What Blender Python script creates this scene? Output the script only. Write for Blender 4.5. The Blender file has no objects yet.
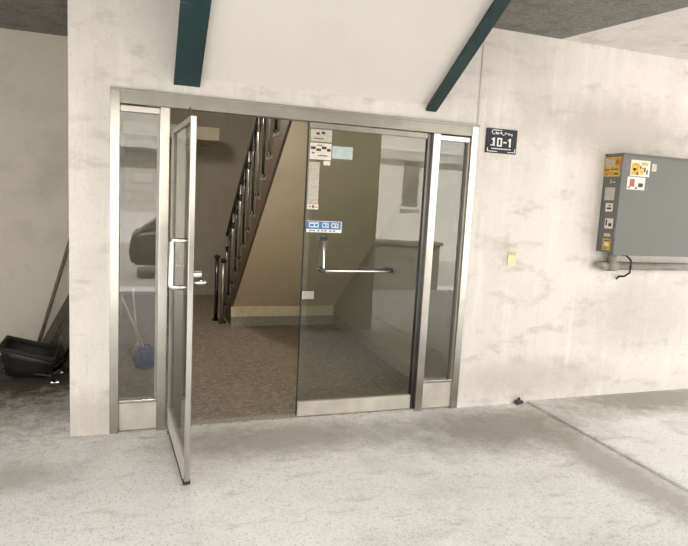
import bpy, bmesh, math, random
from mathutils import Vector, Matrix
random.seed(7)
C = bpy.context.scene.collection
R = math.radians

# ---------------------------------------------------------------- materials
def new_mat(name):
    m = bpy.data.materials.new(name); m.use_nodes = True
    nt = m.node_tree
    return m, nt, nt.nodes['Principled BSDF']

def setp(b, **k):
    names = dict(rough='Roughness', metal='Metallic', spec='Specular IOR Level', coat='Coat Weight')
    for a, v in k.items(): b.inputs[names[a]].default_value = v

def plain(name, col, rough=.6, metal=0, var=.06, scale=14, bump=0.0, bscale=60):
    m, nt, b = new_mat(name); setp(b, rough=rough, metal=metal)
    tc = nt.nodes.new('ShaderNodeTexCoord')
    n = nt.nodes.new('ShaderNodeTexNoise'); n.inputs['Scale'].default_value = scale; n.inputs['Detail'].default_value = 5
    nt.links.new(tc.outputs['Object'], n.inputs['Vector'])
    r = nt.nodes.new('ShaderNodeValToRGB')
    r.color_ramp.elements[0].position = .3; r.color_ramp.elements[1].position = .7
    r.color_ramp.elements[0].color = (*[c*(1-var) for c in col], 1)
    r.color_ramp.elements[1].color = (*[min(1, c*(1+var)) for c in col], 1)
    nt.links.new(n.outputs['Fac'], r.inputs['Fac']); nt.links.new(r.outputs['Color'], b.inputs['Base Color'])
    if bump:
        n2 = nt.nodes.new('ShaderNodeTexNoise'); n2.inputs['Scale'].default_value = bscale; n2.inputs['Detail'].default_value = 4
        nt.links.new(tc.outputs['Object'], n2.inputs['Vector'])
        bp = nt.nodes.new('ShaderNodeBump'); bp.inputs['Strength'].default_value = bump; bp.inputs['Distance'].default_value = .01
        nt.links.new(n2.outputs['Fac'], bp.inputs['Height']); nt.links.new(bp.outputs['Normal'], b.inputs['Normal'])
    return m

def layered(name, base, layers, rough=.85, bump=.15, bscale=40, spec=.3, patches=()):
    """base colour with stain layers: (colour, (sx,sy,sz), lo, hi, strength, detail)"""
    m, nt, b = new_mat(name); setp(b, rough=rough, spec=spec)
    L = nt.links.new
    tc = nt.nodes.new('ShaderNodeTexCoord')
    rgb = nt.nodes.new('ShaderNodeRGB'); rgb.outputs[0].default_value = (*base, 1)
    cur = rgb.outputs[0]
    for i, (col, sc, lo, hi, st, det) in enumerate(layers):
        mp = nt.nodes.new('ShaderNodeMapping'); mp.inputs['Scale'].default_value = sc
        mp.inputs['Location'].default_value = (3.1*i+.7, 1.7*i, 5.3*i)
        L(tc.outputs['Object'], mp.inputs['Vector'])
        n = nt.nodes.new('ShaderNodeTexNoise'); n.inputs['Scale'].default_value = 1; n.inputs['Detail'].default_value = det
        n.inputs['Roughness'].default_value = .62
        L(mp.outputs['Vector'], n.inputs['Vector'])
        mr = nt.nodes.new('ShaderNodeMapRange'); mr.inputs['From Min'].default_value = lo; mr.inputs['From Max'].default_value = hi
        mr.inputs['To Max'].default_value = st
        L(n.outputs['Fac'], mr.inputs['Value'])
        mx = nt.nodes.new('ShaderNodeMix'); mx.data_type = 'RGBA'
        L(mr.outputs['Result'], mx.inputs[0]); L(cur, mx.inputs[6]); mx.inputs[7].default_value = (*col, 1)
        cur = mx.outputs[2]
    # dirt and darker-tone patches with a ragged outline: (centre, radii, colour, strength)
    for i, (ce, ra, col, st) in enumerate(patches):
        mp = nt.nodes.new('ShaderNodeMapping'); mp.vector_type = 'TEXTURE'
        mp.inputs['Location'].default_value = ce; mp.inputs['Scale'].default_value = ra
        n = nt.nodes.new('ShaderNodeTexNoise'); n.inputs['Scale'].default_value = 5+i; n.inputs['Detail'].default_value = 12; n.inputs['Roughness'].default_value = .82
        L(tc.outputs['Object'], n.inputs['Vector'])
        L(tc.outputs['Object'], mp.inputs['Vector'])
        ln = nt.nodes.new('ShaderNodeVectorMath'); ln.operation = 'LENGTH'; L(mp.outputs['Vector'], ln.inputs[0])
        ad = nt.nodes.new('ShaderNodeMath'); ad.operation = 'MULTIPLY_ADD'; L(n.outputs['Fac'], ad.inputs[0]); ad.inputs[1].default_value = 1.7; L(ln.outputs['Value'], ad.inputs[2])
        mr = nt.nodes.new('ShaderNodeMapRange'); mr.inputs['From Min'].default_value = 2.0; mr.inputs['From Max'].default_value = 1.25; mr.inputs['To Min'].default_value = 0; mr.inputs['To Max'].default_value = st
        L(ad.outputs[0], mr.inputs['Value'])
        mx = nt.nodes.new('ShaderNodeMix'); mx.data_type = 'RGBA'
        L(mr.outputs['Result'], mx.inputs[0]); L(cur, mx.inputs[6]); mx.inputs[7].default_value = (*col, 1)
        cur = mx.outputs[2]
    L(cur, b.inputs['Base Color'])
    n2 = nt.nodes.new('ShaderNodeTexNoise'); n2.inputs['Scale'].default_value = bscale; n2.inputs['Detail'].default_value = 6
    L(tc.outputs['Object'], n2.inputs['Vector'])
    bp = nt.nodes.new('ShaderNodeBump'); bp.inputs['Strength'].default_value = bump; bp.inputs['Distance'].default_value = .02
    L(n2.outputs['Fac'], bp.inputs['Height']); L(bp.outputs['Normal'], b.inputs['Normal'])
    return m

M = {}
M['plaster'] = layered('plaster_white', (.71, .675, .648), [
    ((.52, .49, .445), (1.3, 1.3, 1.1), .50, .74, .55, 8),
    ((.42, .385, .345), (3.2, 3.2, 7.5), .54, .74, .72, 11),
    ((.84, .81, .785), (9, 9, .7), .52, .72, .5, 4),
    ((.46, .43, .385), (16, 16, 1.2), .60, .80, .45, 5),
    ((.34, .315, .275), (26, 26, 26), .64, .80, .5, 5),
    ((.44, .41, .36), (70, 70, 70), .55, .75, .35, 3)], bump=.14,
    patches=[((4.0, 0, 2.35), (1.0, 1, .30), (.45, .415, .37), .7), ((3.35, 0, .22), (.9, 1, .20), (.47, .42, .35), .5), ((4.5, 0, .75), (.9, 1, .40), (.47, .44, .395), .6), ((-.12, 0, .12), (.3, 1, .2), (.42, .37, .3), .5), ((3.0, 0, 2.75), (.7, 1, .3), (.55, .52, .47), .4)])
M['soffit_white'] = layered('soffit_white', (.74, .705, .675), [
    ((.64, .60, .555), (1.4, 1.4, 1.4), .5, .75, .4, 6),
    ((.55, .5, .44), (7, 3, 3), .66, .8, .35, 7)], bump=.06)
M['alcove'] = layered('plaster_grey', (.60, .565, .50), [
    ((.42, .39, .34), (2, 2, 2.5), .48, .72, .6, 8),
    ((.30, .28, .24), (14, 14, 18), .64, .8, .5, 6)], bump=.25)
M['ceiling'] = layered('raw_concrete', (.22, .21, .19), [
    ((.11, .105, .094), (6, 6, 6), .48, .68, .7, 8),
    ((.10, .095, .085), (45, 45, 45), .52, .62, .6, 4),
    ((.34, .33, .30), (30, 30, 30), .56, .7, .5, 6)], bump=.4)
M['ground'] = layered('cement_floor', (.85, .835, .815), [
    ((.46, .44, .40), (1.1, 1.5, 1), .52, .72, .5, 9),
    ((.88, .87, .855), (1.9, 2.1, 1), .50, .66, .8, 8),
    ((.34, .32, .29), (85, 85, 85), .52, .66, .5, 4),
    ((.95, .94, .93), (100, 100, 100), .54, .64, .6, 3),
    ((.36, .34, .30), (5, 11, 5), .56, .74, .5, 10),
    ((.30, .28, .25), (38, 38, 38), .60, .70, .35, 6)], rough=.9, bump=.22, bscale=120,
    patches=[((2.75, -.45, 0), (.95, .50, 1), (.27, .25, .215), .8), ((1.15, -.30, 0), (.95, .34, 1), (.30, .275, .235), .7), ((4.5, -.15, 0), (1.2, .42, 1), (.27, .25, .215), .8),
             ((-.9, 1.65, 0), (1.9, 1.6, 1), (.095, .078, .06), 1.0), ((-.6, -.55, 0), (.5, .22, 1), (.38, .35, .30), .6), ((3.12, -1.2, 0), (.24, 1.2, 1), (.34, .315, .275), .7)])  # darker tone by the wall and slab edge; brown dirt in the recess
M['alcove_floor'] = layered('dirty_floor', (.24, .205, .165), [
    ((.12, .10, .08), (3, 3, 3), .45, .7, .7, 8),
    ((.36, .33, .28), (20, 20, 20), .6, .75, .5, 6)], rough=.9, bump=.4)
M['in_wall'] = layered('interior_paint', (.50, .465, .375), [
    ((.38, .35, .28), (1.4, 1.4, 1.4), .45, .7, .6, 6),
    ((.58, .55, .47), (12, 12, 3), .55, .72, .4, 5)], rough=.7, bump=.05)
M['beige'] = layered('beige_paint', (.80, .68, .50), [
    ((.68, .57, .41), (2, 2, 2), .5, .72, .5, 6),
    ((.46, .37, .26), (18, 18, 18), .66, .8, .3, 4)], rough=.75, bump=.06)
M['cream'] = plain('cream_skirting', (.88, .77, .57), .6, 0, .08, 12)
M['stone'] = layered('speckled_stone', (.42, .40, .36), [((.2, .19, .17), (60, 60, 60), .5, .6, .6, 3), ((.6, .58, .53), (40, 40, 40), .58, .66, .5, 3)], rough=.5, bump=.03)
M['tread'] = layered('tread_stone', (.24, .19, .145), [((.12, .1, .075), (40, 40, 40), .5, .65, .6, 4)], rough=.5, bump=.03)
M['brown_stone'] = layered('brown_stone', (.12, .085, .06), [((.06, .045, .033), (30, 30, 30), .5, .65, .6, 4)], rough=.55, bump=.05)
M['alu'] = plain('brushed_aluminium', (.46, .445, .41), .22, .95, .06, 9)
M['alu_dull'] = plain('dull_aluminium', (.30, .288, .255), .36, .5, .10, 8)
M['kick'] = plain('worn_panel', (.58, .545, .48), .42, .35, .14, 7)
M['chrome'] = plain('chrome', (.82, .81, .79), .14, 1, .02, 9)
M['baluster_metal'] = plain('baluster_metal', (.42, .41, .39), .3, .9, .1, 9)
M['steel_dark'] = plain('dark_polished_metal', (.10, .10, .10), .22, .9, .1, 9)
M['black'] = plain('black_plastic', (.012, .012, .012), .5, 0, .2, 9)
M['rubber'] = plain('black_rubber', (.02, .02, .02), .7, 0, .2, 9)
M['green_steel'] = layered('dark_green_paint', (.022, .048, .050), [((.16, .19, .185), (3, 30, 30), .66, .74, .7, 6), ((.010, .022, .024), (4, 4, 4), .5, .7, .7, 5)], rough=.45, bump=.08)
M['wood_dark'] = layered('weathered_wood', (.17, .145, .105), [((.09, .075, .055), (30, 30, 6), .5, .65, .7, 5)], rough=.8)
M['batten'] = layered('dark_wood', (.075, .068, .056), [((.19, .175, .15), (40, 40, 6), .56, .68, .6, 5)], rough=.7)
M['sign'] = plain('sign_navy', (.012, .013, .026), .6, 0, .25, 60)
M['white'] = plain('white_print', (.85, .85, .84), .6, 0, .03, 30)
M['box'] = layered('grey_paint', (.15, .157, .148), [((.135, .147, .142), (3, 3, 3), .45, .7, .6, 7), ((.28, .29, .28), (25, 25, 25), .64, .78, .4, 5)], rough=.5, bump=.03)
M['box_dark'] = plain('darker_grey_paint', (.12, .13, .125), .5, 0, .1, 8)  # darker grey for the lip, hinges and one sticker
M['yellow'] = plain('yellow_sticker', (.62, .38, .06), .6, 0, .35, 60)
M['orange'] = plain('orange_print', (.60, .22, .04), .6, 0, .2, 40)
M['paper'] = plain('white_sticker', (.74, .68, .62), .6, 0, .12, 60)
M['paper_grey'] = plain('grey_sticker', (.50, .47, .40), .6, 0, .18, 70)
M['ink'] = plain('ink', (.04, .035, .03), .6, 0, .2, 40)
M['red'] = plain('rust_red_print', (.32, .10, .07), .6, 0, .2, 40)
M['pipe'] = layered('rusty_pipe', (.30, .265, .235), [((.14, .11, .09), (8, 20, 20), .5, .7, .7, 6)], rough=.55)
M['blue'] = plain('blue_sticker', (.045, .22, .52), .5, 0, .12, 40)
M['pale_blue'] = plain('pale_blue_sticker', (.47, .56, .56), .5, 0, .12, 30)
M['cloth_blue'] = plain('blue_cloth', (.05, .09, .26), .8, 0, .4, 14, .4, 40)
M['mop'] = plain('mop_yarn', (.38, .33, .25), .9, 0, .3, 30, .5, 60)
M['stick'] = plain('pale_handle', (.62, .55, .43), .6, 0, .1, 9)
M['switch'] = plain('cream_plate', (.78, .66, .42), .5, 0, .05, 9)
def facade_mat():
    m, nt, b = new_mat('facade_tile'); setp(b, rough=.8)
    tc = nt.nodes.new('ShaderNodeTexCoord'); mp = nt.nodes.new('ShaderNodeMapping'); mp.inputs['Rotation'].default_value = (R(90), 0, 0)
    br = nt.nodes.new('ShaderNodeTexBrick'); br.inputs['Scale'].default_value = 1; br.inputs['Brick Width'].default_value = .6; br.inputs['Row Height'].default_value = .3; br.inputs['Mortar Size'].default_value = .025
    br.inputs['Color1'].default_value = (.68, .66, .62, 1); br.inputs['Color2'].default_value = (.58, .56, .52, 1); br.inputs['Mortar'].default_value = (.50, .48, .45, 1)
    nt.links.new(tc.outputs['Object'], mp.inputs['Vector']); nt.links.new(mp.outputs['Vector'], br.inputs['Vector']); nt.links.new(br.outputs['Color'], b.inputs['Base Color'])
    return m
M['facade'] = facade_mat()
M['facade_white'] = plain('facade_white', (.80, .78, .74), .8, 0, .05, 2)
M['dark_glass'] = plain('window_dark', (.03, .035, .035), .08, 0, .1, 2)
M['facade_dark'] = plain('facade_grey', (.22, .21, .19), .7, 0, .1, 3)
M['car_a'] = plain('car_paint_olive', (.030, .030, .026), .3, 0, .03, 2)
M['car_b'] = plain('car_paint_black', (.012, .012, .012), .3, 0, .03, 2)
M['asphalt'] = layered('outdoor_paving', (.52, .50, .46), [((.4, .38, .35), (.8, .8, .8), .45, .7, .6, 7)], bump=.1)

def tile_mat():
    m, nt, b = new_mat('mosaic_floor'); setp(b, rough=.45, spec=.4)
    L = nt.links.new
    tc = nt.nodes.new('ShaderNodeTexCoord')
    v = nt.nodes.new('ShaderNodeTexVoronoi'); v.inputs['Scale'].default_value = 40
    L(tc.outputs['Object'], v.inputs['Vector'])
    ramp = nt.nodes.new('ShaderNodeValToRGB'); e = ramp.color_ramp.elements
    e[0].position = 0; e[0].color = (.25, .205, .16, 1); e[1].position = 1; e[1].color = (.46, .395, .315, 1)
    sep = nt.nodes.new('ShaderNodeSeparateColor'); L(v.outputs['Color'], sep.inputs[0]); L(sep.outputs[0], ramp.inputs['Fac'])
    v2 = nt.nodes.new('ShaderNodeTexVoronoi'); v2.feature = 'DISTANCE_TO_EDGE'; v2.inputs['Scale'].default_value = 40
    L(tc.outputs['Object'], v2.inputs['Vector'])
    mr = nt.nodes.new('ShaderNodeMapRange'); mr.inputs['From Max'].default_value = .07; L(v2.outputs['Distance'], mr.inputs['Value'])
    mx = nt.nodes.new('ShaderNodeMix'); mx.data_type = 'RGBA'; L(mr.outputs['Result'], mx.inputs[0])
    mx.inputs[6].default_value = (.10, .085, .065, 1); L(ramp.outputs['Color'], mx.inputs[7])
    n = nt.nodes.new('ShaderNodeTexNoise'); n.inputs['Scale'].default_value = 2.2; n.inputs['Detail'].default_value = 6; L(tc.outputs['Object'], n.inputs['Vector'])
    mr2 = nt.nodes.new('ShaderNodeMapRange'); mr2.inputs['From Min'].default_value = .45; mr2.inputs['From Max'].default_value = .7; mr2.inputs['To Max'].default_value = .5
    L(n.outputs['Fac'], mr2.inputs['Value'])
    mx2 = nt.nodes.new('ShaderNodeMix'); mx2.data_type = 'RGBA'; L(mr2.outputs['Result'], mx2.inputs[0]); L(mx.outputs[2], mx2.inputs[6])
    mx2.inputs[7].default_value = (.36, .31, .25, 1); L(mx2.outputs[2], b.inputs['Base Color'])
    return m
M['mosaic'] = tile_mat()

def glass_mat(name, tint, ior):
    m = bpy.data.materials.new(name); m.use_nodes = True; nt = m.node_tree; nt.nodes.clear(); L = nt.links.new
    out = nt.nodes.new('ShaderNodeOutputMaterial')
    tr = nt.nodes.new('ShaderNodeBsdfTransparent'); tr.inputs['Color'].default_value = (*tint, 1)
    gl = nt.nodes.new('ShaderNodeBsdfGlossy'); gl.inputs['Roughness'].default_value = 0.0
    tc = nt.nodes.new('ShaderNodeTexCoord'); n = nt.nodes.new('ShaderNodeTexNoise'); n.inputs['Scale'].default_value = 3.0; n.inputs['Detail'].default_value = 1
    L(tc.outputs['Object'], n.inputs['Vector'])
    bp = nt.nodes.new('ShaderNodeBump'); bp.inputs['Strength'].default_value = .02; bp.inputs['Distance'].default_value = .02
    L(n.outputs['Fac'], bp.inputs['Height']); L(bp.outputs['Normal'], gl.inputs['Normal'])
    fr = nt.nodes.new('ShaderNodeFresnel'); fr.inputs['IOR'].default_value = ior
    ge = nt.nodes.new('ShaderNodeNewGeometry')
    inv = nt.nodes.new('ShaderNodeMath'); inv.operation = 'SUBTRACT'; inv.inputs[0].default_value = 1; L(ge.outputs['Backfacing'], inv.inputs[1])
    mu = nt.nodes.new('ShaderNodeMath'); mu.operation = 'MULTIPLY'; L(fr.outputs[0], mu.inputs[0]); L(inv.outputs[0], mu.inputs[1])
    mx = nt.nodes.new('ShaderNodeMixShader'); L(mu.outputs[0], mx.inputs[0]); L(tr.outputs[0], mx.inputs[1]); L(gl.outputs[0], mx.inputs[2])
    L(mx.outputs[0], out.inputs['Surface'])
    return m
M['glass'] = glass_mat('door_glass', (.80, .825, .795), 1.95)
M['glass_leaf'] = glass_mat('leaf_glass', (.60, .62, .59), 1.12)
M['glass_side'] = glass_mat('sidelight_glass', (.78, .80, .78), 2.0)

# ---------------------------------------------------------------- mesh helpers
def box_bm(bm, lo, hi, bevel=0):
    r = bmesh.ops.create_cube(bm, size=1)
    vs = r['verts']
    for v in vs:
        for i in range(3): v.co[i] = lo[i] + (v.co[i]+.5)*(hi[i]-lo[i])
    if bevel:
        es = list({e for v in vs for e in v.link_edges})
        bmesh.ops.bevel(bm, geom=es, offset=bevel, segments=2, affect='EDGES', profile=.6)

def frame_of(d):
    d = d.normalized(); up = Vector((0, 0, 1)) if abs(d.z) < .95 else Vector((1, 0, 0))
    a = d.cross(up).normalized(); b = a.cross(d).normalized()
    return a, b

def tube_bm(bm, pts, r, n=12, caps=True, radii=None):
    pts = [Vector(p) for p in pts]; rings = []
    for i, p in enumerate(pts):
        if i == 0: d = pts[1]-p
        elif i == len(pts)-1: d = p-pts[i-1]
        else: d = (pts[i+1]-p).normalized()+(p-pts[i-1]).normalized()
        a, b = frame_of(d); rr = radii[i] if radii else r
        if 0 < i < len(pts)-1:
            c = max(.5, math.cos((pts[i+1]-p).angle(p-pts[i-1])/2)); rr = rr/c if not radii else rr
        rings.append([bm.verts.new(p+(a*math.cos(t)+b*math.sin(t))*rr) for t in [2*math.pi*k/n for k in range(n)]])
    for q in range(len(rings)-1):
        for k in range(n):
            try: bm.faces.new((rings[q][k], rings[q][(k+1) % n], rings[q+1][(k+1) % n], rings[q+1][k]))
            except ValueError: pass
    if caps:
        bm.faces.new(rings[0][::-1]); bm.faces.new(rings[-1])

def prism_bm(bm, poly, axis, a, b):
    """poly: 2-D points in the two axes other than `axis` (in x,y,z order)"""
    def mk(p, t):
        q = list(p); q.insert(axis, t); return bm.verts.new(q)
    A = [mk(p, a) for p in poly]; B = [mk(p, b) for p in poly]
    n = len(poly)
    bm.faces.new(A); bm.faces.new(B[::-1])
    for i in range(n): bm.faces.new((A[i], B[i], B[(i+1) % n], A[(i+1) % n]))

def ball_bm(bm, c, r, sx=1, sy=1, sz=1, seg=14):
    bmesh.ops.create_uvsphere(bm, u_segments=seg, v_segments=seg//2+1, radius=r, matrix=Matrix.Translation(c) @ Matrix.Diagonal((sx, sy, sz, 1)))

def obj(name, bm, mat, parent=None, smooth=False, **props):
    bmesh.ops.recalc_face_normals(bm, faces=bm.faces)
    if parent is not None and not parent.get('_local'):
        # vertices are given in world space: bring them to the parent's origin
        off = Vector(parent['_origin']) if parent.get('_origin') is not None else Vector((0, 0, 0))
        for v in bm.verts: v.co -= off
    me = bpy.data.meshes.new(name); bm.to_mesh(me); bm.free()
    if smooth:
        for p in me.polygons: p.use_smooth = True
    me.materials.append(M[mat] if isinstance(mat, str) else mat)
    o = bpy.data.objects.new(name, me); C.objects.link(o)
    if parent is not None:
        o.parent = parent
        if not parent.get('_local') and parent.get('_origin') is not None: pass
    for k, v in props.items(): o[k] = v
    return o

def part(name, mat, parent, lo, hi, bevel=0, **props):
    bm = bmesh.new(); box_bm(bm, lo, hi, bevel); return obj(name, bm, mat, parent, **props)

def sub(name, mat, parent, root, lo, hi, bevel=0, **props):
    """box below a part: same coordinates as the part's siblings"""
    bm = bmesh.new(); box_bm(bm, lo, hi, bevel); return subobj(name, bm, mat, parent, root, **props)

def subobj(name, bm, mat, parent, root, smooth=False, **props):
    o = obj(name, bm, mat, root, smooth, **props); o.parent = parent; return o

def thing(name, label, cat, loc=(0, 0, 0), rotz=0, group=None, kind=None, local=False):
    o = bpy.data.objects.new(name, None); C.objects.link(o)
    o.location = loc; o.rotation_euler = (0, 0, rotz); o.empty_display_size = .1
    o['label'] = label; o['category'] = cat
    if group: o['group'] = group
    if kind: o['kind'] = kind
    if local: o['_local'] = 1
    else: o['_origin'] = list(loc)
    return o

def tag(o, label=None, cat=None, group=None, kind=None):
    if label: o['label'] = label
    if cat: o['category'] = cat
    if group: o['group'] = group
    if kind: o['kind'] = kind
    return o

def struct(name, bm, mat, label=None, cat=None):
    return tag(obj(name, bm, mat), label, cat, kind='structure')

def struct_box(name, mat, lo, hi, label=None, cat=None):
    bm = bmesh.new(); box_bm(bm, lo, hi); return struct(name, bm, mat, label, cat)

def grid_floor(bm, x0, x1, y0, y1, z0, z1, nx=1, ny=1): box_bm(bm, (x0, y0, z0), (x1, y1, z1))

# ---------------------------------------------------------------- setting
ZC = 2.97
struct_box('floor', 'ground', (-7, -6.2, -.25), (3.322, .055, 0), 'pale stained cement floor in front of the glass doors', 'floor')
struct_box('floor_joint', 'ink', (3.322, -6.2, -.25), (3.33, .02, -.012))
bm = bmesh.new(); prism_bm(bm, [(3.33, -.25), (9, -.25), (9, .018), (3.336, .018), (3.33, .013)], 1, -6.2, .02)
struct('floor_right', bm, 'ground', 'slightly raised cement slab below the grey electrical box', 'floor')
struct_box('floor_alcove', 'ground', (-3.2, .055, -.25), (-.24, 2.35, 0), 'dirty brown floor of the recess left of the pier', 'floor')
struct_box('floor_lobby', 'mosaic', (-.24, .055, -.25), (2.8, 5.6, .004), 'brown mosaic tiled floor inside the doorway', 'floor')
struct_box('floor_outdoor', 'asphalt', (-30, -40, -.27), (40, -6.2, -.02), 'sunlit paving outside, seen only in the glass', 'ground')

bm = bmesh.new()
prism_bm(bm, [(-.24, 0), (0, 0), (0, 2.25), (2.64, 2.25), (2.64, 0), (9, 0), (9, ZC+.05), (-.24, ZC+.05)], 1, 0, .2)
struct('wall_front', bm, 'plaster', 'stained white plaster wall around the glass entrance', 'wall')
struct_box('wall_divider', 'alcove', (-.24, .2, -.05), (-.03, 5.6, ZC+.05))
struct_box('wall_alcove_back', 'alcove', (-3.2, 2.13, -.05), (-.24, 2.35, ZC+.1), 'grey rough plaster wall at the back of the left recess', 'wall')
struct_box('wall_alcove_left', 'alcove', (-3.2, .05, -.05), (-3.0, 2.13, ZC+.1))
struct_box('wall_lobby_right', 'in_wall', (2.6, .2, -.05), (2.8, 5.6, ZC+.05), 'plain grey beige wall right of the staircase behind the glass', 'wall')
struct_box('wall_lobby_back', 'in_wall', (-.03, 5.42, -.05), (2.6, 5.6, ZC+.05), 'dim olive wall at the far end of the lobby', 'wall')
struct_box('baseboard_right', 'stone', (2.588, .2, .0), (2.6, 3.6, .12))

bm = bmesh.new(); prism_bm(bm, [(-7, -3.0), (3.84, -3.0), (3.51, -1.0), (3.33, .0), (3.33, .2), (2.8, .2), (2.8, 5.6), (-7, 5.6)], 2, ZC+.02, ZC+.3)
struct('ceiling', bm, 'ceiling', 'dark raw concrete ceiling slab above the green beam', 'ceiling')
bm = bmesh.new(); prism_bm(bm, [(3.84, -3.0), (9, -3.0), (9, .2), (3.33, .2), (3.33, 0), (3.51, -1.0)], 2, ZC+.02, ZC+.3)
struct('ceiling_right', bm, 'plaster', 'white plastered ceiling at the top right above the electrical box', 'ceiling')
struct_box('pillar', 'alcove', (2.13, -3.0, 0), (3.0, -2.75, ZC+.02), 'concrete pillar of the parking bay behind the viewer', 'pillar')
struct_box('beam', 'alcove', (-7, -3.0, 2.5), (2.13, -2.75, ZC+.02), 'concrete edge beam of the parking bay behind the viewer', 'beam')
struct_box('ceiling_landing', 'in_wall', (-.03, 4.25, 2.33), (1.2, 5.42, 2.5))

struct_box('trim_2', 'alcove', (2.626, -.007, 2.262), (2.64, .0, ZC+.02), 'thin raised plaster seam above the right end of the door frame')
# sloping white soffit above the doors
def slope_z(y, z0): return z0 - .645*y
bm = bmesh.new()
prism_bm(bm, [(.0, 2.37), (-.965, slope_z(-.965, 2.37)), (-.965, slope_z(-.965, 2.45)), (0, 2.45)], 0, .43, 2.29)
struct('ceiling_sloped', bm, 'soffit_white', 'smooth white sloping soffit between the two dark green beams', 'soffit')

def beam(name, x0, x1, z0, dep, label):
    t = thing(name, label, 'steel beam', ((x0+x1)/2, 0, z0), group='dark green sloping beams over the doors')
    y1 = -1.05
    # web plate and bottom flange of the steel section
    b = bmesh.new(); prism_bm(b, [(.02, z0+.022), (y1, slope_z(y1, z0+.022)), (y1, slope_z(y1, z0+dep)), (.02, z0+dep)], 0, x0+.012, x0+.05)
    obj('web', b, 'green_steel', t)
    b = bmesh.new(); prism_bm(b, [(.02, z0), (y1, slope_z(y1, z0)), (y1, slope_z(y1, z0+.022)), (.02, z0+.022)], 0, x0, x1)
    obj('bottom_flange', b, 'green_steel', t)
    b = bmesh.new(); prism_bm(b, [(.02, z0+.022), (y1, slope_z(y1, z0+.022)), (y1, slope_z(y1, z0+dep)), (.02, z0+dep)], 0, x1-.05, x1-.012)
    obj('web', b, 'green_steel', t)
    return t
beam('steel_beam', .380, .545, 2.305, .15, 'wide dark green sloping beam above the open door leaf')
beam('steel_beam', 2.185, 2.272, 2.312, .08, 'narrow dark green sloping beam above the closed glass door')

# ---------------------------------------------------------------- entrance frame, windows and doors
F0, F1 = -.012, .09        # frame depth
t = thing('trim_1', 'aluminium frame around the whole glass entrance', 'door frame', (0, 0, 0), kind='structure')
part('jamb', 'alu', t, (0.0, F0, 0), (.058, F1, 2.25), .004)
part('jamb', 'alu', t, (2.585, F0, 0), (2.642, F1, 2.25), .004)
part('mullion', 'alu', t, (.30, F0, 0), (.362, F1, 2.172), .004)
part('mullion', 'alu', t, (2.262, F0, 0), (2.322, F1, 2.172), .004)
part('header', 'alu_dull', t, (.058, F0, 2.172), (2.585, F1, 2.25), .004)
part('cover_strip', 'alu_dull', t, (0.0, F0-.01, 2.243), (2.642, .0, 2.262), .003)
part('threshold', 'stone', t, (.362, .01, -.01), (2.262, .10, .012), .003)

def sidelight(name, x0, x1, ztop, label):
    t = thing(name, label, 'window', ((x0+x1)/2, .04, 0), kind='structure')
    part('top_rail', 'alu', t, (x0, .005, 2.125), (x1, .07, 2.163), .003)
    part('pane', 'glass_side', t, (x0, .035, ztop), (x1, .043, 2.13))
    k = part('kick_panel', 'kick', t, (x0, .008, .012), (x1, .07, ztop), .004, label='worn metal kick panel')
    sub('bead', 'alu', k, t, (x0, .0, ztop-.004), (x1, .045, ztop+.016), .003)
    part('side_bead', 'alu_dull', t, (x1-.016, .004, ztop), (x1, .06, 2.13), .002)
    return t
sidelight('window_1', .058, .30, .205, 'narrow glass sidelight left of the open door with bright reflections')
sidelight('window_2', 2.322, 2.585, .225, 'narrow glass sidelight right of the closed door')

# open left leaf, built in its own space: x from hinge to free edge, -y is the street face
W = .862
d1 = thing('door_1', 'left glass door leaf swung open toward the viewer', 'door', (.388, -.03, .046), R(-86.6), kind='structure', local=True)
H = 1.985
part('stile', 'alu_dull', d1, (0, -.017, 0), (.03, .017, H), .003)
part('stile', 'alu', d1, (W-.026, -.015, 0), (W, .015, H), .003)
part('top_rail', 'alu_dull', d1, (.03, -.016, H-.03), (W-.034, .016, H), .003)
part('bottom_rail', 'kick', d1, (.03, -.018, 0), (W-.034, .018, .13), .003)
part('sweep', 'rubber', d1, (.0, -.02, -.018), (W, .02, .002))
part('pane', 'glass_leaf', d1, (.03, -.004, .13), (W-.034, .004, H-.03))
bm = bmesh.new(); hx = W-.017
tube_bm(bm, [(hx, -.02, 1.34), (hx, -.095, 1.34), (hx, -.10, 1.33), (hx, -.10, 1.10), (hx, -.095, 1.09), (hx, -.02, 1.09)], .013, 12)
obj('pull_handle', bm, 'chrome', d1, True, label='bright metal pull handle')
bm = bmesh.new(); tube_bm(bm, [(hx, .02, 1.115), (hx, .07, 1.115), (hx-.01, .08, 1.115), (.12, .08, 1.115), (.11, .07, 1.115), (.11, .02, 1.115)], .010, 12)
obj('push_bar', bm, 'chrome', d1, True)
bm = bmesh.new(); tube_bm(bm, [(W-.017, .015, 1.16), (W-.017, .055, 1.16)], .018, 14); obj('lock_cylinder', bm, 'chrome', d1)
bm = bmesh.new(); box_bm(bm, (.03, -.03, -.03), (.10, .03, 0), .004); obj('pivot', bm, 'alu_dull', d1)
bm = bmesh.new(); tube_bm(bm, [(.40, .017, H-.012), (.30, .05, H+.02), (.09, .085, H+.135)], .008, 8)
obj('closer_arm', bm, 'steel_dark', d1)

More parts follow.
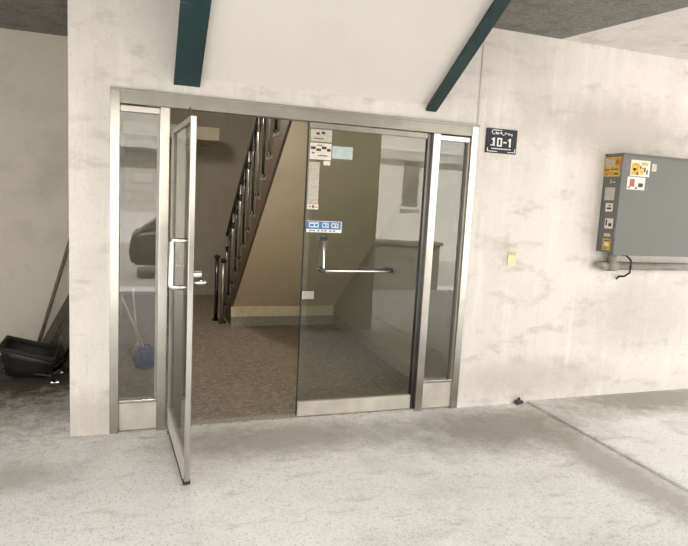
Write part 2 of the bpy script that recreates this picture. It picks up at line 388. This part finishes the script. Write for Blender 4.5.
# closed right leaf
X0, X1 = 1.306, 2.262
d2 = thing('door_2', 'closed right glass door with a blue sticker and a long push bar', 'door', (X1, .045, 0), kind='structure')
part('pane', 'glass', d2, (X0, .041, .12), (X1-.03, .049, 2.165))
part('edge_strip', 'rubber', d2, (X0-.008, .038, .02), (X0, .052, 2.165))
part('bottom_rail', 'kick', d2, (X0, .022, .014), (X1-.03, .068, .125), .004)
part('stile', 'steel_dark', d2, (X1-.03, .022, .014), (X1, .068, 2.168), .003)
part('top_rail', 'alu_dull', d2, (X0, .025, 2.13), (X1-.03, .065, 2.17), .003)
bm = bmesh.new()
tube_bm(bm, [(1.437, .04, 1.355), (1.437, -.012, 1.350), (1.437, -.03, 1.335), (1.437, -.03, 1.14), (1.437, -.03, 1.128), (1.45, -.03, 1.122), (2.00, -.03, 1.122)], .0105, 12)
pb = obj('push_bar', bm, 'chrome', d2, True, label='L shaped chrome push bar')
for p in ((1.437, 1.355), (1.437, 1.125), (2.0, 1.122)):
    bm = bmesh.new(); tube_bm(bm, [(p[0], .041, p[1]), (p[0], -.042, p[1])], .018, 14)
    subobj('mount', bm, 'steel_dark', pb, d2)
bm = bmesh.new(); box_bm(bm, (X0-.004, .018, .905), (X0+.085, .072, .965), .004)
obj('lock_case', bm, 'alu', d2)
# stickers on the glass
SY = .041
def sticker(name, mat, x0, z0, x1, z1, label, y=SY):
    return part(name, mat, d2, (x0, y-.0016, z0), (x1, y-.0002, z1), label=label)
def clusters(items):
    todo, out = list(items), []
    while todo:
        g = [todo.pop()]; grew = True
        while grew:
            grew = False
            for q in list(todo):
                if any(q[0] <= p[2]+.003 and q[2] >= p[0]-.003 and q[1] <= p[3]+.003 and q[3] >= p[1]-.003 for p in g):
                    g.append(q); todo.remove(q); grew = True
        out.append(g)
    return out if len(out) < 13 else [list(items)]
def strokes(parent, root, mat, items, y0, y1, name='lettering'):
    for grp in clusters(items):
        b = bmesh.new()
        for (x0, z0, x1, z1) in grp: box_bm(b, (x0, y0, z0), (x1, y1, z1))
        subobj(name, b, mat, parent, root)
st = sticker('sticker', 'blue', 1.318, 1.395, 1.585, 1.477, 'blue sticker with white lettering above the push bar')
it = [(1.318, 1.395, 1.585, 1.418), (1.318, 1.474, 1.585, 1.478), (1.579, 1.418, 1.585, 1.477)]
for x, w in ((1.335, .075), (1.435, .05), (1.505, .055)):
    it += [(x, 1.455, x+w, 1.466), (x, 1.430, x+w*.9, 1.438), (x, 1.430, x+.008, 1.466), (x+w*.5, 1.430, x+w*.5+.009, 1.466), (x+w-.008, 1.428, x+w, 1.468)]
strokes(st, d2, 'white', it, SY-.0024, SY-.0014)
strokes(st, d2, 'ink', [(x, 1.403, x+.016, 1.411) for x in (1.34, 1.365, 1.40, 1.43, 1.455, 1.49, 1.52)], SY-.0030, SY-.0022)
st = sticker('sticker', 'paper', 1.318, 1.915, 1.478, 2.030, 'white printed notice at the top left of the glass')
strokes(st, d2, 'ink', [(1.325, 1.985, 1.36, 2.004), (1.365, 1.975, 1.40, 1.992), (1.405, 1.99, 1.44, 2.008), (1.445, 1.975, 1.472, 1.995), (1.37, 2.012, 1.41, 2.018), (1.38, 1.94, 1.45, 1.947), (1.335, 1.955, 1.35, 1.965)], SY-.0024, SY-.0014)
st = sticker('sticker', 'paper_grey', 1.320, 2.040, 1.478, 2.126, 'faded grey notice at the very top corner of the glass')
strokes(st, d2, 'ink', [(1.36, 2.088, 1.385, 2.105), (1.40, 2.094, 1.425, 2.112), (1.34, 2.058, 1.42, 2.064)], SY-.0024, SY-.0014)
sticker('sticker', 'pale_blue', 1.484, 1.930, 1.640, 2.018, 'pale blue blank sticker beside the white notice')
sticker('sticker', 'paper', 1.424, 1.878, 1.474, 1.908, 'tiny white tag below the printed notice')
sticker('tape_strip', 'paper_grey', 1.316, 1.60, 1.395, 1.895, 'torn strip of translucent tape along the glass edge')
st = sticker('sticker', 'paper', 1.316, 1.560, 1.40, 1.597, 'small torn sticker remnant above the blue sticker')
strokes(st, d2, 'red', [(1.325, 1.575, 1.345, 1.582), (1.352, 1.568, 1.37, 1.59), (1.378, 1.572, 1.392, 1.58)], SY-.0024, SY-.0014)

# ---------------------------------------------------------------- house-number sign
sg = thing('house_number_sign', 'dark navy house number plate reading 10-1 right of the entrance', 'sign', (2.85, 0, 2.15))
sx0, sx1, sz0, sz1 = 2.712, 2.992, 2.062, 2.250
part('plate', 'sign', sg, (sx0, -.014, sz0), (sx1, -.001, sz1), .006)
b = bmesh.new()
y0, y1 = -.0165, -.0135
def bar(x0, z0, x1, z1): box_bm(b, (sx0+x0, y0, sz0+z0), (sx0+x1, y1, sz0+z1))
bar(.060, .055, .076, .118); bar(.047, .100, .062, .110)                           # 1
bar(.040, .055, .080, .063)
bar(.098, .052, .110, .118); bar(.130, .052, .142, .118); bar(.1101, .106, .1299, .118); bar(.1101, .052, .1299, .063)   # 0
bar(.155, .080, .184, .091)                                                        # -
bar(.208, .052, .222, .118); bar(.196, .100, .2079, .110)                          # 1
obj('number', b, 'white', sg, label='white number 10-1')
b = bmesh.new()
for x, z, w, h in ((.045, .150, .006, .022), (.055, .142, .016, .005), (.078, .146, .012, .016), (.096, .140, .006, .020), (.106, .152, .014, .005), (.126, .146, .010, .018), (.142, .140, .018, .005),
                   (.164, .148, .006, .016), (.174, .152, .016, .005), (.196, .142, .006, .018), (.206, .148, .014, .005), (.224, .138, .006, .018)): bar(x, z, x+w, z+h)
for k in range(11): bar(.050+k*.0165, .030, .050+k*.0165+.011, .038)
obj('lettering', b, 'white', sg, label='small white illegible lettering lines')
for grp in ([(.012, .010, .018, .038), (.018, .010, .105, .015)], [(.262, .010, .268, .042), (.200, .010, .262, .0145)], [(.055, .172, .135, .178)]):
    b = bmesh.new()
    for g in grp: bar(*g)
    obj('border', b, 'white', sg)

# cream plate
part_ = bmesh.new(); box_bm(part_, (3.005, -.012, 1.172), (3.085, 0, 1.300), .004)
sw = tag(obj('wall_plate', part_, 'switch'), 'small cream blank plate on the wall below the house number', 'plate')
b = bmesh.new(); box_bm(b, (3.018, -.016, 1.262), (3.072, -.011, 1.290), .002); obj('flap', b, 'paper_grey', sw)

# ---------------------------------------------------------------- electrical box
ex0, ex1, ez0, ez1, ey = 3.885, 5.02, 1.315, 2.125, -.205
eb = thing('electrical_box', 'large grey metal electrical box covered in stickers on the right wall', 'electrical box', (4.4, 0, ez0))
part('housing', 'box', eb, (ex0, ey+.02, ez0), (ex1, -.002, ez1), .004)
dr = part('door', 'box', eb, (ex0-.004, ey, ez0-.015), (ex1+.004, ey+.018, ez1-.005), .004)
part('rain_lip', 'box_dark', eb, (ex0-.005, ey-.012, ez1-.006), (ex1+.01, 0.0, ez1+.008), .003)
sub('latch', 'steel_dark', dr, eb, (4.905, ey-.022, 1.74), (4.945, ey, 1.80), .004)
for z in (1.45, 1.98):
    b = bmesh.new(); tube_bm(b, [(ex0-.006, ey+.012, z), (ex0-.006, ey+.012, z+.07)], .009, 10); obj('hinge', b, 'box_dark', eb)
def side_sticker(mat, y0, z0, y1, z1, label):
    return part('sticker', mat, eb, (ex0-.0035, y0, z0), (ex0-.001, y1, z1), label=label)
def side_print(p, mat, items):
    for grp in clusters(items):
        b = bmesh.new()
        for (a0, z0, a1, z1) in grp: box_bm(b, (ex0-.0055, a0, z0), (ex0-.0030, a1, z1))
        subobj('lettering', b, mat, p, eb)
s = side_sticker('yellow', -.188, 1.945, -.004, 2.105, 'large yellow sticker at the top of the box side')
side_print(s, 'paper_grey', [(-.07, 2.02, -.015, 2.085), (-.12, 2.03, -.085, 2.08)])
side_print(s, 'orange', [(-.185, 2.03, -.13, 2.09), (-.10, 1.96, -.03, 1.98)])
side_print(s, 'ink', [(-.17, 1.962, -.12, 1.972), (-.16, 2.0, -.08, 2.008), (-.06, 1.995, -.02, 2.005), (-.15, 2.05, -.14, 2.075)])
s = side_sticker('paper_grey', -.15, 1.75, -.04, 1.855, 'beige square sticker on the box side')
s = side_sticker('box_dark', -.15, 1.875, -.07, 1.93, 'dull grey sticker below the yellow one')
side_print(s, 'paper_grey', [(-.145, 1.895, -.11, 1.903), (-.10, 1.885, -.092, 1.925)])
s = side_sticker('paper', -.145, 1.655, -.065, 1.725, 'small white sticker halfway down the box side')
side_print(s, 'ink', [(-.13, 1.675, -.08, 1.69), (-.12, 1.70, -.10, 1.712)])
s = side_sticker('paper', -.165, 1.515, -.075, 1.60, 'white torn sticker low on the box side')
side_print(s, 'ink', [(-.15, 1.535, -.12, 1.56), (-.10, 1.54, -.085, 1.59)])
s = side_sticker('paper_grey', -.15, 1.448, -.08, 1.475, 'thin pale label above the lowest yellow sticker')
s = side_sticker('yellow', -.16, 1.335, -.075, 1.43, 'small yellow sticker at the bottom of the box side')
side_print(s, 'paper', [(-.145, 1.37, -.10, 1.40)])
side_print(s, 'ink', [(-.12, 1.345, -.09, 1.353), (-.15, 1.41, -.09, 1.418)])
def front_sticker(mat, x0, z0, x1, z1, label):
    return part('sticker', mat, eb, (x0, ey-.0018, z0), (x1, ey-.0004, z1), label=label)
def front_print(p, mat, items):
    for grp in clusters(items):
        b = bmesh.new()
        for (a0, z0, a1, z1) in grp: box_bm(b, (a0, ey-.0032, z0), (a1, ey-.0012, z1))
        subobj('lettering', b, mat, p, eb)
s = front_sticker('paper', 3.965, 1.955, 4.165, 2.085, 'cream and yellow sticker on the box door')
front_print(s, 'yellow', [(3.975, 1.965, 4.055, 2.06), (4.07, 2.045, 4.14, 2.07), (4.065, 1.97, 4.10, 2.03)])
front_print(s, 'ink', [(3.99, 2.0, 4.02, 2.02), (4.06, 2.015, 4.075, 2.04), (4.105, 1.99, 4.12, 2.03), (4.13, 1.975, 4.145, 2.01), (4.03, 1.965, 4.045, 1.99)])
s = front_sticker('paper', 3.945, 1.845, 4.13, 1.948, 'white sticker with a brown picture on the box door')
front_print(s, 'red', [(3.97, 1.87, 4.02, 1.93), (3.955, 1.855, 3.975, 1.87)])
front_print(s, 'ink', [(4.06, 1.868, 4.11, 1.90), (4.03, 1.852, 4.05, 1.865)])
s = front_sticker('paper_grey', 4.185, 2.005, 4.235, 2.065, 'small grey label on the box door')

# conduit below
cp = thing('conduit_pipe', 'rusty grey conduit pipe running along the wall under the box', 'pipe', (4.2, 0, 1.2))
b = bmesh.new(); tube_bm(b, [(3.93, -.055, 1.195), (5.6, -.055, 1.195)], .034, 16); obj('horizontal_pipe', b, 'pipe', cp, True)
b = bmesh.new(); tube_bm(b, [(4.02, -.055, 1.195), (4.02, -.055, 1.33)], .036, 16); obj('riser', b, 'pipe', cp, True)
b = bmesh.new(); tube_bm(b, [(3.86, -.055, 1.195), (3.88, -.055, 1.195), (3.88, -.055, 1.195+.0001), (3.95, -.055, 1.195)], .02, 12, radii=[.012, .03, .042, .042]); obj('end_cap', b, 'pipe', cp, True)
b = bmesh.new(); tube_bm(b, [(3.975, -.055, 1.195), (4.065, -.055, 1.195)], .046, 16); obj('tee_collar', b, 'pipe', cp, True)
for x in (4.19,):
    b = bmesh.new(); tube_bm(b, [(x-.05, -.006, 1.288), (x-.02, -.05, 1.288), (x, -.092, 1.25), (x, -.10, 1.19), (x, -.092, 1.14), (x-.02, -.06, 1.105), (x-.05, -.03, 1.10), (x-.05, -.006, 1.075)], .008, 8)
    obj('clamp', b, 'black', cp, True, label='black pipe clamp')

# small dark lump at the wall foot
b = bmesh.new(); ball_bm(b, (3.215, -.03, .022), .024, 1.4, .9, .9); ball_bm(b, (3.25, -.028, .018), .016, 1.2, 1, 1); ball_bm(b, (3.222, -.03, .05), .012)
tag(obj('rubble_lump', b, 'ink', None, True), 'small dark lump on the floor against the wall foot', 'debris')

# ---------------------------------------------------------------- staircase
RUN, RISE, YS, NS = .2456, .18, 3.72, 14
def soff(y): return .25+.733*(3.15-y)
sc_ = thing('staircase', 'staircase rising toward the viewer with a beige sloping underside', 'stairs', (1.9, 3.15, 0))
ytop = YS-RUN*NS
poly = [(3.15, .25), (ytop, soff(ytop)), (ytop, RISE*NS-.03)]
for k in range(NS, 0, -1):
    ya, yb = YS-RUN*k, YS-RUN*(k-1)
    if k < NS: poly.append((ya, RISE*k-.03))
    poly.append((yb, RISE*k-.03))
poly += [(YS, 0.004), (3.16, .004), (3.16, .25)]
b = bmesh.new(); prism_bm(b, poly, 0, 1.285, 2.598); obj('flight', b, 'beige', sc_, label='beige painted sloping underside')
b = bmesh.new()
def inner(y, d): return soff(y)+d
poly2 = [(3.15, .255), (ytop, soff(ytop)), (ytop, RISE*NS)]
for k in range(NS, 0, -1):
    ya, yb = YS-RUN*k, YS-RUN*(k-1)
    if k < NS: poly2.append((ya, RISE*k))
    poly2.append((yb, RISE*k))
poly2 += [(YS, .004), (3.15, .004)]
prism_bm(b, poly2, 0, 1.262, 1.285); obj('stringer', b, 'brown_stone', sc_, label='dark brown stepped side of the stairs')
for k in range(1, NS+1):
    ya, yb = YS-RUN*k, YS-RUN*(k-1)
    part('tread', 'tread', sc_, (1.256, ya, RISE*k-.028), (2.598, yb+.012, RISE*k+.004), .004)
part('plinth', 'cream', sc_, (1.258, 3.128, .125), (2.575, 3.152, .252), .004, label='cream skirting band at the foot of the underside')
part('plinth_base', 'stone', sc_, (1.262, 3.136, .004), (2.59, 3.153, .126), .002, label='grey speckled base below the cream band')

def rail_z(y): return 1.786+.69*(2.58-y)
rl = thing('stair_railing', 'dark railing with metal balusters on the open side of the stairs', 'railing', (1.25, 3.4, 0))
XR = 1.252
b = bmesh.new(); tube_bm(b, [(XR, 3.52, rail_z(3.52)-.02), (XR, 3.47, rail_z(3.47)), (XR, .35, rail_z(.35))], .026, 12)
hr = obj('handrail', b, 'rubber', rl, True)
b = bmesh.new(); ball_bm(b, (XR, 3.52, rail_z(3.52)-.02), .034); subobj('end_ball', b, 'rubber', hr, rl, True)
for k in range(1, 13):
    y = YS-RUN*(k-.5)
    b = bmesh.new()
    z0, z1 = RISE*k, rail_z(y)-.01
    tube_bm(b, [(XR, y, z0), (XR, y, z1)], .013, 10)
    bal = obj('baluster', b, 'baluster_metal' if k % 2 else 'steel_dark', rl, True)
    b = bmesh.new(); tube_bm(b, [(XR, y, z0), (XR, y, z0+.03)], .022, 10); tube_bm(b, [(XR, y, z1-.20), (XR, y, z1-.12)], .020, 10, radii=[.014, .022])
    tube_bm(b, [(XR, y, z0+.02), (XR, y, z1-.16)], .011, 8)
    subobj('collar', b, 'steel_dark', bal, rl)

def post(x, y, h, mat, label):
    t = thing('stair_post', label, 'post', (x, y, .004), local=True)
    b = bmesh.new(); tube_bm(b, [(0, 0, 0), (0, 0, h)], .024, 16); obj('shaft', b, mat, t, True)
    b = bmesh.new(); ball_bm(b, (0, 0, h+.02), .040, 1, 1, .8); obj('cap', b, 'rubber', t, True)
    b = bmesh.new(); tube_bm(b, [(0, 0, 0), (0, 0, .022)], .045, 16); obj('base_flange', b, 'steel_dark', t)
    return t
post(1.178, 3.33, .775, 'baluster_metal', 'short shiny metal post with a black ball cap at the stair foot')
post(1.120, 3.50, .800, 'steel_dark', 'short dark post just left of the shiny one at the stair foot')

# ---------------------------------------------------------------- cleaning things inside, behind the left sidelight
def mop(base, top, label, head=True):
    t = thing('mop', label, 'mop', base)
    b = bmesh.new(); tube_bm(b, [base, top], .011, 10); obj('handle', b, 'stick', t, True)
    d = (Vector(top)-Vector(base)).normalized(); p = Vector(base)
    b = bmesh.new(); tube_bm(b, [p+d*.02, p+d*.10], .03, 10, radii=[.036, .018]); obj('socket', b, 'stick', t, True)
    b = bmesh.new()
    for k in range(22):
        a = 2*math.pi*k/22; rr = .09*(.5+random.random()*.7)
        tube_bm(b, [p+d*.07, p+Vector((rr*.5*math.cos(a), rr*.5*math.sin(a), .03+.05*random.random())), p+Vector((rr*math.cos(a), rr*math.sin(a), .008))], .009, 6)
    obj('mop_head', b, 'mop', t, True)
    return t
mop((.265, 1.86, .016), (.022, 2.12, .56), 'short pale mop with the more slanted handle behind the left sidelight')
mop((.175, 1.98, .016), (.125, 2.24, .62), 'short pale mop with the steeper handle behind the left sidelight')
b = bmesh.new()
bmesh.ops.create_icosphere(b, subdivisions=4, radius=.12, matrix=Matrix.Translation((.262, 1.55, .085)) @ Matrix.Diagonal((.95, .8, .85, 1)))
for v in b.verts:
    n = math.sin(v.co.x*70+v.co.z*40)*.010+math.sin(v.co.y*60-v.co.x*55)*.009+math.sin(v.co.z*95)*.006
    c = Vector((.262, 1.55, .085)); v.co += (v.co-c).normalized()*n
    v.co.z = max(v.co.z, .006)
bag = tag(obj('cloth_bag', b, 'cloth_blue', None, True), 'crumpled blue bag on the lobby floor behind the left sidelight', 'bag')
b = bmesh.new(); tube_bm(b, [(.232, 1.53, .175), (.242, 1.52, .215), (.279, 1.52, .215), (.292, 1.53, .175)], .008, 8); obj('bag_handle', b, 'cloth_blue', bag, True)

# ---------------------------------------------------------------- things in the left recess
b = bmesh.new(); tube_bm(b, [(-.745, 1.98, .004), (-.30, 2.085, 1.62)], .017, 8)
stick_ = thing('wooden_pole', 'long weathered wooden pole leaning on the recess back wall', 'pole', (-.745, 1.98, .004))
obj('shaft', b, 'wood_dark', stick_, True)
b = bmesh.new(); tube_bm(b, [(-.745, 1.98, .004), (-.739, 1.9814, .028)], .019, 8); obj('ferrule', b, 'steel_dark', stick_)

def batten(x0, x1, y0, y1, z1, r, label=None):
    p0 = Vector((x0, y0, .012)); p1 = Vector((x1, y1, z1)); d = (p1-p0).normalized(); a, c = frame_of(d)
    b = bmesh.new()
    vs = []
    for p in (p0, p1):
        vs.append([b.verts.new(p+a*sx*r*1.5+c*sy*r*.6) for sx, sy in ((-1, -1), (1, -1), (1, 1), (-1, 1))])
    for k in range(4): b.faces.new((vs[0][k], vs[0][(k+1) % 4], vs[1][(k+1) % 4], vs[1][k]))
    b.faces.new(vs[0][::-1]); b.faces.new(vs[1])
    bmesh.ops.bevel(b, geom=list(b.edges), offset=.003, segments=1, affect='EDGES')
    return tag(obj('wooden_batten', b, 'batten'), 'dark wooden batten in the leaning bundle beside the pier', 'batten', 'dark battens leaning in the recess')
for k, (x0, x1, y0, y1, z1) in enumerate([(-.72, -.265, 1.74, 1.98, .80), (-.69, -.265, 1.66, 1.90, .73), (-.65, -.265, 1.72, 1.80, .66), (-.62, -.265, 1.62, 1.71, .59),
                                        (-.58, -.265, 1.67, 1.62, .53), (-.545, -.265, 1.58, 1.53, .47), (-.51, -.265, 1.62, 1.45, .41), (-.45, -.265, 1.66, 1.53, .36), (-.42, -.265, 1.58, 1.40, .31)]):
    batten(x0, x1, y0, y1, z1*1.12, .028)

tb = thing('wheelbarrow', 'black wheelbarrow tray resting on the recess floor by the pier', 'wheelbarrow', (-.66, 1.35, .002))
b = bmesh.new()
top = [(-.885, 1.22, .300), (-.47, 1.10, .215), (-.47, 1.46, .225), (-.885, 1.54, .310)]
bot = [(-.84, 1.26, .05), (-.53, 1.18, .045), (-.53, 1.40, .045), (-.84, 1.46, .05)]
def ring(ps, k, dz=0):
    c = sum((Vector(p) for p in ps), Vector())/4
    return [b.verts.new(c+(Vector(p)-c)*k+Vector((0, 0, dz))) for p in ps]
R1, R2, R3, R4 = ring(bot, 1), ring(top, 1), ring(top, .95, .002), ring(bot, .93, .012)
for A, B in ((R1, R2), (R2, R3), (R3, R4)):
    for k in range(4): b.faces.new((A[k], A[(k+1) % 4], B[(k+1) % 4], B[k]))
b.faces.new(R1[::-1]); b.faces.new(R4)
bmesh.ops.subdivide_edges(b, edges=list(b.edges), cuts=2, use_grid_fill=True)
obj('tray', b, 'black', tb, True)
b = bmesh.new(); rim = top+[top[0]]; tube_bm(b, rim, .014, 8); obj('rim', b, 'rubber', tb, True)
for (x, y, dx) in ((-.50, 1.16, .03), (-.50, 1.44, .03)):
    b = bmesh.new(); tube_bm(b, [(x-.12, y, .09), (x, y, .07), (x+dx, y, .012)], .013, 8); lg = obj('leg', b, 'black', tb, True)
    b = bmesh.new(); tube_bm(b, [(x+dx-.03, y, .010), (x+dx+.03, y, .010)], .010, 8); subobj('foot', b, 'chrome', lg, tb)
b = bmesh.new(); tube_bm(b, [(-.86, 1.315, .085), (-.86, 1.365, .085)], .083, 20); wh = obj('wheel', b, 'rubber', tb)
b = bmesh.new(); tube_bm(b, [(-.86, 1.308, .085), (-.86, 1.372, .085)], .035, 14); subobj('hub', b, 'steel_dark', wh, tb)
for s in (-1, 1):
    b = bmesh.new(); tube_bm(b, [(-.87, 1.34+s*.05, .085), (-.70, 1.34+s*.10, .055), (-.50, 1.32+s*.12, .06), (-.42, 1.32+s*.15, .12)], .013, 8); obj('handle_bar', b, 'black', tb, True)

# ---------------------------------------------------------------- beyond the parking bay (seen in the glass)
bl = thing('opposite_building', 'pale building across the street, seen reflected in the glass', 'building', (0, -15, 0))
part('wall', 'facade', bl, (-14, -15.6, -.02), (16, -15, 3.3))
part('upper_wall', 'facade', bl, (-14, -15.7, 3.3), (16, -15.1, 7.2))
part('ledge', 'facade_white', bl, (-14, -15.1, 2.80), (16, -14.5, 3.0), .02)
part('plinth', 'facade_white', bl, (-14, -15.0, -.02), (16, -14.93, .9))
for x in (6.6, 9.4, 12.0):
    w = part('window', 'dark_glass', bl, (x, -15.05, 1.9), (x+1.1, -14.98, 3.1)); sub('sill', 'facade_white', w, bl, (x-.05, -15.05, 1.84), (x+1.15, -14.9, 1.9))
nb = thing('annex_building', 'bright white low building beside the street, seen reflected in the closed door', 'building', (9, -11.2, 0))
part('wall', 'facade_white', nb, (6.35, -14, -.02), (15, -11.2, 3.42))
part('ledge', 'facade', nb, (6.3, -11.2, 2.78), (15, -11.05, 3.05), .01)
w = part('window', 'facade_dark', nb, (7.15, -11.25, 1.5), (7.65, -11.17, 2.74)); sub('sill', 'facade_white', w, nb, (7.1, -11.2, 1.44), (7.7, -11.1, 1.5))
lw = thing('reflection_blocker', 'added low dark block, darkening the reflection low in the closed door', 'wall', (4.7, -5.85, 0))  # added dark block; hides sunlit paving from the closed door's reflection
part('blocker_body', 'ceiling', lw, (4.0, -6.0, 0), (5.5, -5.7, .86)); part('blocker_cap', 'ceiling', lw, (3.95, -6.05, .86), (5.55, -5.65, .92), .01)

def car(loc, rz, paint, label):
    t = thing('parked_car', label, 'car', loc, rz, local=True); t.scale = (.87, .87, .87)
    def prism_y(poly, y, taper=0):
        b = bmesh.new(); prism_bm(b, poly, 1, -y, y)
        if taper:
            zs = [v.co.z for v in b.verts]; z0, z1 = min(zs), max(zs)
            for v in b.verts: v.co.y *= 1-taper*(v.co.z-z0)/(z1-z0)
        return b
    b = prism_y([(-2.2, .30), (2.15, .28), (2.25, .45), (2.2, .72), (1.25, .95), (-1.9, 1.0), (-2.2, .92), (-2.28, .5)], .88)
    bmesh.ops.bevel(b, geom=list(b.edges), offset=.06, segments=3, affect='EDGES'); obj('body', b, paint, t, True)
    b = prism_y([(1.15, .93), (.45, 1.40), (.1, 1.46), (-1.1, 1.45), (-1.5, 1.38), (-2.05, .96)], .82, .22)
    bmesh.ops.bevel(b, geom=list(b.edges), offset=.04, segments=2, affect='EDGES'); obj('cabin', b, paint, t, True)
    b = prism_y([(1.0, 1.0), (.45, 1.36), (.1, 1.40), (-1.1, 1.39), (-1.45, 1.33), (-1.85, 1.0)], .83, .20); obj('side_glass', b, 'dark_glass', t)
    b = bmesh.new(); prism_bm(b, [(1.17, .95), (.50, 1.40), (.46, 1.38), (1.11, .95)], 1, -.66, .66); obj('windscreen', b, 'dark_glass', t)
    for x in (-1.35, 1.38):
        for s in (-1, 1):
            b = bmesh.new(); tube_bm(b, [(x, s*.70, .31), (x, s*.90, .31)], .31, 22); w = obj('wheel', b, 'rubber', t)
            b = bmesh.new(); tube_bm(b, [(x, s*.72, .31), (x, s*.915, .31)], .19, 16); subobj('hub', b, 'steel_dark', w, t)
    for s in (-1, 1):
        b = bmesh.new(); box_bm(b, (2.10, s*.58-.17, .60), (2.235, s*.58+.17, .72), .02); obj('headlight', b, 'chrome', t)
    return t
car((1.98, -7.7, 0), 0, 'car_a', 'dark car parked sideways outside, reflected in the left sidelight')

# ---------------------------------------------------------------- light
w = bpy.data.worlds.new('World'); bpy.context.scene.world = w; w.use_nodes = True
bg = w.node_tree.nodes['Background']; bg.inputs['Color'].default_value = (1.0, .995, .985, 1); bg.inputs['Strength'].default_value = 1.9
def lamp(name, typ, loc, energy, col, **k):
    l = bpy.data.lights.new(name, typ); l.energy = energy; l.color = col
    for a, v in k.items(): setattr(l, a, v)
    o = bpy.data.objects.new(name, l); C.objects.link(o); o.location = loc; return o
s = lamp('sun', 'SUN', (0, 0, 10), 13.0, (1, .965, .91), angle=R(1.0))
s.rotation_euler = Vector((.25, -.62, -.75)).to_track_quat('-Z', 'Y').to_euler()
lamp('lobby_fill', 'POINT', (.45, 2.0, 2.80), 52, (1, .9, .78), shadow_soft_size=.15)  # added fill light, unseen and without a fixture, to brighten the lobby

# ---------------------------------------------------------------- camera
cam = bpy.data.cameras.new('camera'); cam.sensor_width = 36; cam.lens = 592.70*36/688; cam.sensor_fit = 'HORIZONTAL'
co = bpy.data.objects.new('camera', cam); C.objects.link(co)
a, p, r_ = -.3366, -.1259, -.0530
Rz = Matrix.Rotation(a, 3, 'Z'); Rx = Matrix.Rotation(p, 3, 'X'); Ry = Matrix.Rotation(r_, 3, 'Y')
Q = Rz @ Rx @ Ry
right, fwd, up = Q.col[0], Q.col[1], Q.col[2]
m3 = Matrix((right, up, -fwd)).transposed()
co.matrix_world = Matrix.Translation((.17618, -4.09524, 1.65274)) @ m3.to_4x4()
sc = bpy.context.scene
sc.camera = co
sc.view_settings.view_transform = 'Standard'; sc.view_settings.look = 'None'; sc.view_settings.gamma = 1
sc.view_settings.use_curve_mapping = False
sc.view_settings.exposure = 0.38
sc.cycles.use_denoising = True
sc.cycles.max_bounces = 10; sc.cycles.diffuse_bounces = 6; sc.cycles.transparent_max_bounces = 16
for o in list(bpy.data.objects):
    for k in ('_local', '_origin'):
        if k in o: del o[k]
